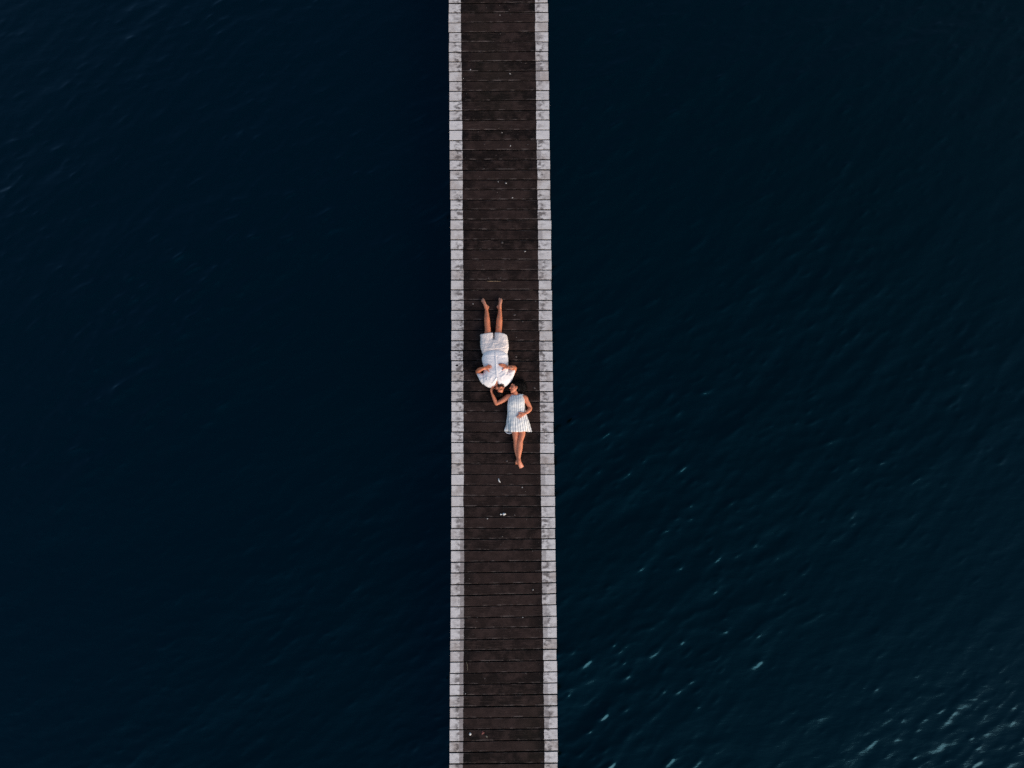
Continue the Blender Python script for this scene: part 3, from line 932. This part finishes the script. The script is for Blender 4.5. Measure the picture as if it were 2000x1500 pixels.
# ---------- person in striped dress
def build_woman():
    rng = np.random.RandomState(5)
    org = np.array((*W(*B(900, 700)), DECK))
    def ring(l, r, zl, zh, h=.09):
        return (W(*B(*l), h), W(*B(*r), h), zl, zh)
    dm = MB()
    loft(dm, [ring((792, 408), (972, 408), .045, .125), ring((784, 425), (978, 425), .02, .150), ring((774, 455), (983, 455), .010, .172), ring((763, 495), (987, 495), .008, .195), ring((758, 535), (988, 535), .008, .200),
              ring((756, 580), (990, 580), .008, .186), ring((756, 630), (996, 630), .008, .172), ring((757, 690), (1008, 690), .008, .172), ring((765, 760), (1022, 760), .008, .175), ring((775, 830), (1026, 830), .008, .165),
              ring((788, 885), (1022, 885), .01, .152), ring((800, 912), (1014, 910), .02, .142)], power=2.3)
    # flared skirt resting on the planks at both sides
    loft(dm, [ring((757, 600), (992, 600), .006, .09, .03), ring((755, 660), (1010, 660), .005, .085, .03), ring((748, 720), (1030, 720), .005, .07, .03), ring((742, 780), (1047, 780), .005, .058, .03),
              ring((736, 830), (1062, 830), .004, .048, .03), ring((722, 868), (1074, 868), .004, .042, .03), ring((714, 890), (1081, 893), .004, .038, .03), ring((722, 905), (1085, 913), .006, .03, .03)], power=2.6)
    v, f, e = remesh(dm, .006, 4)
    v = smooth_v(v, e, 3, .5)
    nr = normals(v, f)
    ytop, yhem = W(*B(900, 600), .1)[1], W(*B(900, 912), .1)[1]
    wgt = np.clip((ytop - v[:, 1]) / (ytop - yhem), 0, 1)
    flut = field(v[:, 0], v[:, 1], math.pi / 2, 1.2, .16, 8)
    v += nr * (.0035 * wgt * flut + .003 * field(v[:, 0], v[:, 1], .9, .25, .16, 12))[:, None]
    for a, b, wd, dp in (((770, 560), (860, 600), .010, -.006), ((980, 570), (900, 610), .010, -.007), ((770, 640), (860, 660), .012, .006), ((1000, 690), (960, 820), .012, -.010), ((790, 720), (780, 880), .012, -.009),
                         ((900, 720), (880, 890), .014, -.007), ((1010, 740), (1040, 890), .010, .010), ((840, 750), (830, 890), .012, .006), ((868, 480), (868, 540), .022, -.008)):
        crease(v, nr, W(*B(*a), .15), W(*B(*b), .15), wd, dp)
    # scooped neck
    d = np.linalg.norm((v[:, :2] - np.array(W(*B(872, 398), .13))) / (.075, .040), axis=1)
    v[:, 2] -= np.clip(1.15 - d, 0, .6) * .06 * (v[:, 2] > DECK + .05)
    v[:, 2] = np.maximum(v[:, 2], DECK + .004)
    # stripes run down the cloth and spread with the skirt
    yy = v[:, 1]
    ys = np.array([W(*B(900, z), .1)[1] for z in (408, 535, 640, 760, 885, 915)])[::-1]
    cx = np.array([W(*B(z, 600), .1)[0] for z in (880, 874, 876, 886, 894, 897)])[::-1]
    hw = np.array([.150, .160, .170, .192, .222, .236])[::-1]
    stripe = (v[:, 0] - np.interp(yy, ys, cx)) / np.interp(yy, ys, hw) * 4.6 + .25 + .35 * (v[:, 2] < DECK + .09) * np.clip((DECK + .09 - v[:, 2]) / .09, 0, 1) * np.sign(v[:, 0] - np.interp(yy, ys, cx))
    dress = (v, f)
    bv = [bvh_of(v, f)]
    def on(fn, zx, zy, lift, guess=.17):
        x, y = W(*fn(zx, zy), guess)
        return np.array((x, y, top_z(bv, x, y, DECK + .02) + lift))
    b = MB()
    def q(zx, zy, h): return D(B, zx, zy, h)
    def q7(zx, zy, h): return D(C7, zx, zy, h)
    # far leg
    tube(b, [q(850, 760, .075), q(858, 850, .075), q7(522, 175, .074), q7(530, 300, .075), q7(540, 440, .074), q7(548, 600, .062), q7(565, 760, .056), q7(592, 920, .05), q7(612, 1040, .045)],
         [(.075, .062), (.068, .060), (.064, .060), (.055, .060), (.046, .052), (.048, .054), (.042, .048), (.032, .038), (.026, .032)], seg=18)
    tube(b, [q7(612, 1040, .046), q7(590, 1100, .05), q7(560, 1145, .045), q7(546, 1162, .036)], [(.027, .032), (.030, .032), (.028, .022), (.018, .014)], seg=14)
    ell(b, q7(622, 1070, .028), WORLD_AX, (.024, .026, .026))
    # near leg, ankle crossed over
    tube(b, [q(945, 760, .075), q(950, 850, .066), q7(740, 175, .070), q7(720, 300, .086), q7(690, 430, .104), q7(668, 600, .098), q7(655, 740, .100), q7(646, 880, .100), q7(642, 1010, .096)],
         [(.070, .055), (.066, .055), (.066, .056), (.060, .056), (.051, .050), (.059, .050), (.054, .050), (.040, .042), (.029, .033)], seg=20)
    ell(b, q7(694, 425, .128), WORLD_AX, (.034, .042, .026))
    tube(b, [q7(642, 1010, .096), q7(655, 1110, .098), q7(690, 1210, .088), q7(722, 1275, .072)], [(.030, .034), (.036, .036), (.043, .026), (.043, .016)], seg=16)
    ell(b, q7(645, 1060, .072), WORLD_AX, (.026, .028, .03))
    for i, (tx, ty, rr) in enumerate(((668, 1318, .0105), (704, 1322, .0082), (736, 1316, .0078), (766, 1300, .0074), (796, 1276, .0072))):
        s0 = q7(676 + i * 24, 1262 - i * 6, .070); s1 = q7(tx, ty, .062)
        tube(b, [s0, (s0 + s1) / 2 + (0, 0, .004), s1], [rr * 1.1, rr, rr * .85], seg=8, sub=2)
    for i, (tx, ty) in enumerate(((528, 1160), (536, 1178), (552, 1188), (570, 1194), (588, 1198))):
        s0 = q7(560 + i * 9, 1140 + i * 9, .040); s1 = q7(tx, ty, .030)
        tube(b, [s0, s1], [.0085 - i * .0005, .0065], seg=8, sub=2)
    # torso
    tube(b, [q(905, 800, .09), q(895, 720, .09), q(880, 640, .085), q(872, 560, .09), q(872, 480, .095), q(874, 425, .085)],
         [(.105, .05), (.105, .055), (.105, .06), (.115, .07), (.14, .075), (.12, .05)], seg=26)
    # shoulders and arms
    shL = D(C3, 1095, 1130, .085); elL = D(C3, 745, 1325, .045); wrL = D(C3, 612, 1010, .075)
    tube(b, [q(850, 440, .08), shL, D(C3, 1000, 1185, .08), D(C3, 870, 1262, .062), elL], [.045, .054, .053, .045, .037], seg=16)
    tube(b, [elL, D(C3, 705, 1240, .052), D(C3, 650, 1110, .064), wrL], [.037, .038, .031, (.024, .021)], seg=16)
    elR = q(1062, 592, .05); wrR = on(B, 1000, 657, .03)
    tube(b, [q(900, 440, .08), q(985, 452, .085), q(1012, 500, .075), q(1042, 555, .06), elR], [.045, .050, .046, .042, .037], seg=16)
    tube(b, [elR, q(1052, 618, .085), q(1025, 645, .14), wrR], [.038, .038, .033, (.025, .021)], seg=16)
    # hand on the waist
    hp = on(B, 962, 680, .020)
    tube(b, [wrR, hp, on(B, 938, 690, .016)], [(.025, .017), (.034, .015), (.034, .012)], seg=14)
    kn = [on(B, *p, .015) for p in ((930, 675), (926, 690), (930, 704), (938, 716))]
    tp = [on(B, *p, .008) for p in ((892, 688), (878, 706), (886, 722), (908, 736))]
    digits(b, hp, kn, tp, (.0080, .0083, .0080, .0074), None, .010)
    tube(b, [on(B, 972, 665, .02), on(B, 948, 655, .018), on(B, 922, 655, .014), on(B, 900, 660, .009)], [.0115, .0105, .0095, .0075], seg=10)
    # hand cupped behind the other person's ear
    mb_ = man['bvh']
    def onm(zx, zy, lift, lo=.05, hi=.16):
        x, y = W(*C6(zx, zy), .12)
        z = top_z(mb_, x, y, DECK + lo)
        return np.array((x, y, min(max(z, DECK + lo), DECK + hi) + lift))
    hp = D(C6, 135, 670, .098)
    tube(b, [wrL, D(C6, 125, 720, .088), hp, D(C6, 160, 600, .118)], [(.024, .020), (.026, .018), (.033, .017), (.031, .014)], seg=14)
    kn = [D(C6, 128, 560, .118), D(C6, 150, 575, .124), D(C6, 178, 595, .126), D(C6, 205, 615, .122)]
    tp = [onm(215, 432, .010), onm(268, 470, .010), onm(300, 520, .010), onm(298, 585, .010)]
    digits(b, hp, kn, tp, (.0076, .0080, .0083, .0080), None, .008)
    tube(b, [D(C6, 170, 660, .10), D(C6, 205, 655, .115), onm(245, 640, .012), onm(282, 625, .010)], [.0115, .0105, .0095, .0075], seg=10)
    # neck and head, face turned to the other person
    tube(b, [D(C6, 1310, 960, .095), D(C6, 1290, 860, .105), D(C6, 1270, 760, .108)], [(.062, .045), (.049, .046), (.048, .048)], seg=18)
    a = math.radians(24)
    hd = head(b, D(C6, 1265, 545, .108), (.06, 1, -.03), (-math.cos(a), .02, math.sin(a)), .93, True)
    v, f, e = remesh(b, .0040, 3)
    U, F, S = head_local(v, hd)
    near = (np.abs(U) < .16) & (np.abs(F) < .16) & (np.abs(S) < .13)
    for sg in (-1, 1):
        dd = (U - .004) ** 2 + (F - .085) ** 2 + (S - sg * .031) ** 2
        v -= hd['F'] * (np.exp(-dd / .014 ** 2) * .012)[:, None]
    v[:, 2] = np.maximum(v[:, 2], DECK + .003)
    col = np.tile(SKIN_W, (len(v), 1))
    def tint(mask, c, k): col[:] = col * (1 - (mask * k)[:, None]) + np.asarray(c) * (mask * k)[:, None]
    lip = near * np.exp(-(((U + .060) / .011) ** 2 + (S / .024) ** 2)) * (F > .07)
    tint(lip, (.42, .08, .075), .85)
    tint(near * np.exp(-(((U + .02) / .025) ** 2 + ((np.abs(S) - .045) / .02) ** 2)) * (F > .03), (.52, .17, .11), .5)
    brow = near * (np.abs(U - .026 - .10 * (.03 - np.abs(np.abs(S) - .03))) < .005) * (np.abs(np.abs(S) - .032) < .021) * (F > .05)
    tint(brow, (.015, .010, .008), .9)
    lash = near * np.clip(sum(np.exp(-(((U - .001) / .0055) ** 2 + ((S - g * .031) / .015) ** 2)) for g in (-1, 1)), 0, 1) * (F > .05)
    tint(lash, (.06, .02, .016), .9)
    ear = near & (np.abs(S) > .069) & (np.abs(U + .008) < .038) & (np.abs(F + .005) < .022)
    scalp = near & (((U > .070 - .35 * np.clip(np.abs(S) - .03, 0, 1)) & (F > .015)) | ((F <= .03) & (U > .016)) | ((F < -.024) & (U > -.085))) & ~ear
    tint(scalp, (.009, .007, .006), 1.0)
    toes = np.clip((W(*C7(680, 1170), .07)[1] - v[:, 1]) / .09, 0, 1)
    tint(toes, (.58, .30, .24), .5)
    kd = np.linalg.norm(v[:, :2] - np.array(W(*C7(700, 415), .12)), axis=1)
    tint(np.exp(-(kd / .03) ** 2), (.36, .12, .065), .5)
    body, me = finish('person', v, f, M_SKIN, org)
    body.location = org
    attr_col(me, 'Col', col)
    tag(body, 'person in striped sleeveless dress lying barefoot with crossed ankles and loose dark hair', 'person', 'people lying on the jetty')
    do, dme = finish('dress', *dress, M_DRESS, org, body)
    do['label'] = 'sleeveless white dress with blue grey stripes'
    attr(dme, 'stripe', stripe)
    # turned-up hem at the skirt's corner
    hb = MB()
    loft(hb, [ring((714, 886), (724, 902), .004, .022, .015), ring((722, 898), (738, 920), .004, .026, .015), ring((745, 914), (758, 934), .004, .026, .015), ring((772, 920), (778, 938), .004, .022, .015), ring((800, 916), (808, 936), .004, .018, .015), ring((818, 912), (824, 924), .005, .014, .015)], seg=16, power=2.2)
    hv, hf, he = remesh(hb, .004, 2)
    finish('hem', hv, hf, M_LINING, org, do)
    # neck binding
    nb = MB()
    arc = [(836, 409), (846, 419), (862, 427), (880, 428), (896, 421), (908, 410)]
    tube(nb, [on(B, x, y, .002, .14) for x, y in arc], [.0045] * 6, seg=8)
    finish('neckline', nb.verts(), nb.f, M_LINING, org, do)
    # ----- hair spread over the planks
    nr = normals(v, f)
    p = hd['p']; ax = (hd['U'], hd['F'], hd['S'])
    hm = MB()
    ell(hm, p(.046, -.028), ax, (.082, .086, .078))
    ell(hm, p(.0, -.065), ax, (.085, .06, .075))
    ell(hm, D(C6, 1500, 480, .045), WORLD_AX, (.105, .105, .042))
    ell(hm, D(C6, 1610, 560, .030), WORLD_AX, (.085, .085, .028))
    ell(hm, D(C6, 1420, 350, .045), WORLD_AX, (.075, .06, .042))
    ell(hm, D(C6, 1570, 690, .028), WORLD_AX, (.075, .06, .026))
    hv, hf, he = remesh(hm, .006, 4)
    hv += normals(hv, hf) * (.006 * field(hv[:, 0], hv[:, 1], .2, .06, .02, 3))[:, None]
    hv[:, 2] = np.maximum(hv[:, 2], DECK + .003)
    hb = MB(); hb.add(hv, hf)
    idx = pick(rng, np.where(scalp)[0], 1700)
    U_, F_ = hd['U'], hd['F']
    c0 = D(C6, 1440, 520, .05)
    def mk(pt, n, r):
        ang = math.radians(r.uniform(-62, 118))
        rad = r.uniform(.09, .185) * (1.0 if abs(math.degrees(ang) - 5) < 60 else .78)
        end = c0 + np.array((math.cos(ang) * rad, math.sin(ang) * rad, 0))
        end[2] = DECK + r.uniform(.004, .05) * (1 - rad / .26)
        m1 = pt + n * r.uniform(.008, .022)
        m2 = m1 * .55 + end * .45 + r.normal(0, .010, 3); m2[2] = max(m2[2], DECK + .03) + .012
        m3 = m1 * .2 + end * .8 + r.normal(0, .010, 3); m3[2] = max(min(m3[2], DECK + .07), DECK + .012)
        return catmull([pt, m1, m2, m3, end], 2)
    strands(hb, [(v[i], nr[i]) for i in idx], mk, .0017, rng)
    finish('hair', hb.verts(), hb.f, M_HAIR, org, body)
    for sg in (-1, 1):
        eb = MB(); ell(eb, p(.002, .0710, sg * .031), WORLD_AX, (.0098, .0098, .0098), 12, 8)
        finish('eye', eb.verts(), eb.f, M_EYE, org, body)

build_woman()

# ------------------------------------------------------------------ small things lying on the planks
rb = np.random.RandomState(77)
def deck_z(y):
    return next((z for a, b, z in plank_tops if a <= y <= b), DECK)

def blob(name, px, py, rx, ry, h, mat, ang=0.0, n=16, rough=.22, rows=4):
    """small uneven lump with a flat underside"""
    x, y = W(px, py)
    z = deck_z(y) + .001
    th = np.arange(n) / n * 6.2832
    wob = 1 + rough * (np.sin(2 * th + rb.uniform(0, 6)) * .6 + np.sin(3 * th + rb.uniform(0, 6)) * .5 + np.sin(5 * th + rb.uniform(0, 6)) * .35)
    ca, sa = math.cos(ang), math.sin(ang)
    rings = []
    for k in range(rows):
        t = k / (rows - 1) * math.radians(78)
        u, w_ = np.cos(th) * wob * rx * math.cos(t), np.sin(th) * wob * ry * math.cos(t)
        rings.append(np.stack([u * ca - w_ * sa, u * sa + w_ * ca, np.full(n, h * math.sin(t))], 1))
    mb = MB(); rings_to(mb, rings)
    o = obj(name, mesh_of(name, mb.verts(), mb.f), mat)
    o.location = (x, y, z)
    return o

drops = [(1005, 1006, 1.3), (952, 1013, 1.6), (1028, 1015, 1.0), (1020, 952, 1.6), (1026, 960, 1.0), (909, 1355, 1.2), (1041, 1152, 1.6), (1059.5, 1147, 1.0), (1021, 1206, 1.4),
         (1027, 1315, 1.3), (947, 1325, 1.2), (919, 136, 1.6), (905, 153, 1.1), (996, 144, 1.7), (973, 355, 1.5), (988.4, 357.8, 2.0), (1000.8, 386.5, 1.7), (971, 376, 1.1), (976, 386.5, .9),
         (946.5, 281.5, 1.2), (997, 284.7, 1.6), (980.5, 259, 1.3), (974, 250.5, 1.0), (934, 257.5, 1.0), (945.5, 329, 1.2), (937, 345, .9), (1025.6, 491, 1.7), (954, 543, 1.3), (978, 543, 1.0),
         (981, 474, 2.2), (924, 593.5, 1.4), (1008.5, 658.5, 1.3), (1008, 697, 2.0), (1046, 588.5, 1.4), (909, 806.5, 2.3), (1044, 757.8, 2.2), (990, 900.5, 1.8), (976.5, 29.5, 1.2),
         (950, 15, .9), (994.5, 18.5, 1.0), (976, 10, 1.0), (997, 27.5, .8), (1026.5, 123.5, 1.0), (977, 66, 1.0), (1005, 615, 2.2), (1021, 628, 1.3), (981, 1048, 1.4), (932, 1206, .9), (928, 1226, 1.0)]
BRIGHT = {(909, 1355), (1041, 1152), (1021, 1206), (919, 136), (905, 153), (973, 355), (988.4, 357.8), (1000.8, 386.5), (997, 284.7), (1025.6, 491), (952, 1013), (980.5, 259), (1020, 952), (976.5, 29.5), (924, 593.5), (996, 144)}
for (px, py, r) in drops:
    white = (px, py) in BRIGHT
    if white: r *= .85
    o = blob('bird_dropping', px, py, r * .0098 * rb.uniform(.85, 1.2), r * .0085 * rb.uniform(.8, 1.1), .003 + .0012 * r, M_DROP if white else M_FAINT, rb.uniform(0, 3))
    if white: tag(o, 'small bright white bird dropping dried on the dark planks', 'dropping', 'white bird droppings on the jetty')
    else: tag(o, 'faint grey smeared bird dropping dried on the dark planks', 'dropping', 'faint grey bird droppings on the jetty')

def shell(px, py, r, ang, label):
    root = blob('broken_shell', px, py, r, r * .78, r * .55, M_SHELL, ang, rough=.12, rows=6)
    mb = MB()
    for k in range(5):
        a = ang + math.radians(-50 + 25 * k)
        pts = [np.array((math.cos(a) * r * q_, math.sin(a) * r * q_ * .8, r * .55 * math.sqrt(max(1 - (q_ * .97) ** 2, 0)) + .0008)) for q_ in (.1, .4, .7, .92)]
        tube(mb, pts, [.0012] * 4, seg=6, sub=2)
    obj('rib', mesh_of('rib', mb.verts(), mb.f), M_SHELL, root)
    return tag(root, label, 'shell', 'shells on the jetty')
shell(984.6, 1004.2, .031, .3, 'largest bleached white shell on the dark planks beyond the crossed feet')
shell(978.2, 1004.6, .017, 2.2, 'small white shell touching the largest white shell on the planks')
shell(918.4, 1433.5, .026, 1.1, 'oval white shell beside the red leaf near the painted edge')

def leaf(name, pts, mat, label, cat, thick=.0022, lift=.004):
    """small curled leaf: outline in photo pixels, arched along its length"""
    P = np.array([W(*p) for p in pts])
    c = P.mean(0)
    z0 = deck_z(c[1])
    n = len(P)
    rad = np.linalg.norm(P - c, axis=1); rad = rad / rad.max()
    top = np.stack([P[:, 0] - c[0], P[:, 1] - c[1], lift + .006 * rad ** 2], 1)
    v = np.concatenate([top, [[0, 0, lift]], top - (0, 0, thick), [[0, 0, lift - thick]]])
    f = [(i, (i + 1) % n, n) for i in range(n)] + [((i + 1) % n + n + 1, i + n + 1, 2 * n + 1) for i in range(n)] + [(i, i + n + 1, (i + 1) % n + n + 1, (i + 1) % n) for i in range(n)]
    o = obj(name, mesh_of(name, v, f), mat)
    o.location = (*c, z0)
    a, b = P[np.argmax(rad)] - c, -(P[np.argmax(rad)] - c)
    mb = MB(); tube(mb, [(a[0], a[1], lift + .007), (0, 0, lift + .0015), (b[0] * .8, b[1] * .8, lift + .005)], [.0009] * 3, seg=6)
    obj('vein', mesh_of('vein', mb.verts(), mb.f), mat, o)
    return tag(o, label, cat)
leaf('dry_leaf', [(940.2, 1428), (943, 1427), (944, 1429.5), (946.4, 1430.5), (944.5, 1433), (942, 1433.8), (940, 1434.5), (941, 1431)], M_RED, 'small red brown leaf lying between the oval shell and a grey leaf', 'leaf')
leaf('dry_leaf', [(948, 1436.2), (950, 1436), (952.2, 1438), (951.5, 1441), (950.5, 1439.5), (949, 1438)], M_LEAF, 'tiny dry grey leaf beside the red brown leaf on dark planks', 'leaf')
leaf('dry_leaf', [(973, 935.5), (974.6, 934.5), (975, 937.5), (976.5, 940), (977.5, 942), (976, 942.2), (974.2, 940.5), (973.2, 938.5)], M_SHELL, 'pale curled leaf on the plank just beyond the crossed feet', 'leaf')
mb = MB()
st = [np.array((*W(x, y), 0)) for x, y in ((910.6, 1293), (912.2, 1298), (912.8, 1304), (912.4, 1311))]
c0 = np.array((*W(912, 1302), 0))
tube(mb, [p - c0 + (0, 0, .007) for p in st], [.0028, .003, .003, .002], seg=6)
o = obj('straw_stalk', mesh_of('straw_stalk', mb.verts(), mb.f), M_STALK)
o.location = (c0[0], c0[1], deck_z(c0[1]))
tag(o, 'thin curved dry straw stalk lying beside the left painted edge', 'stalk')
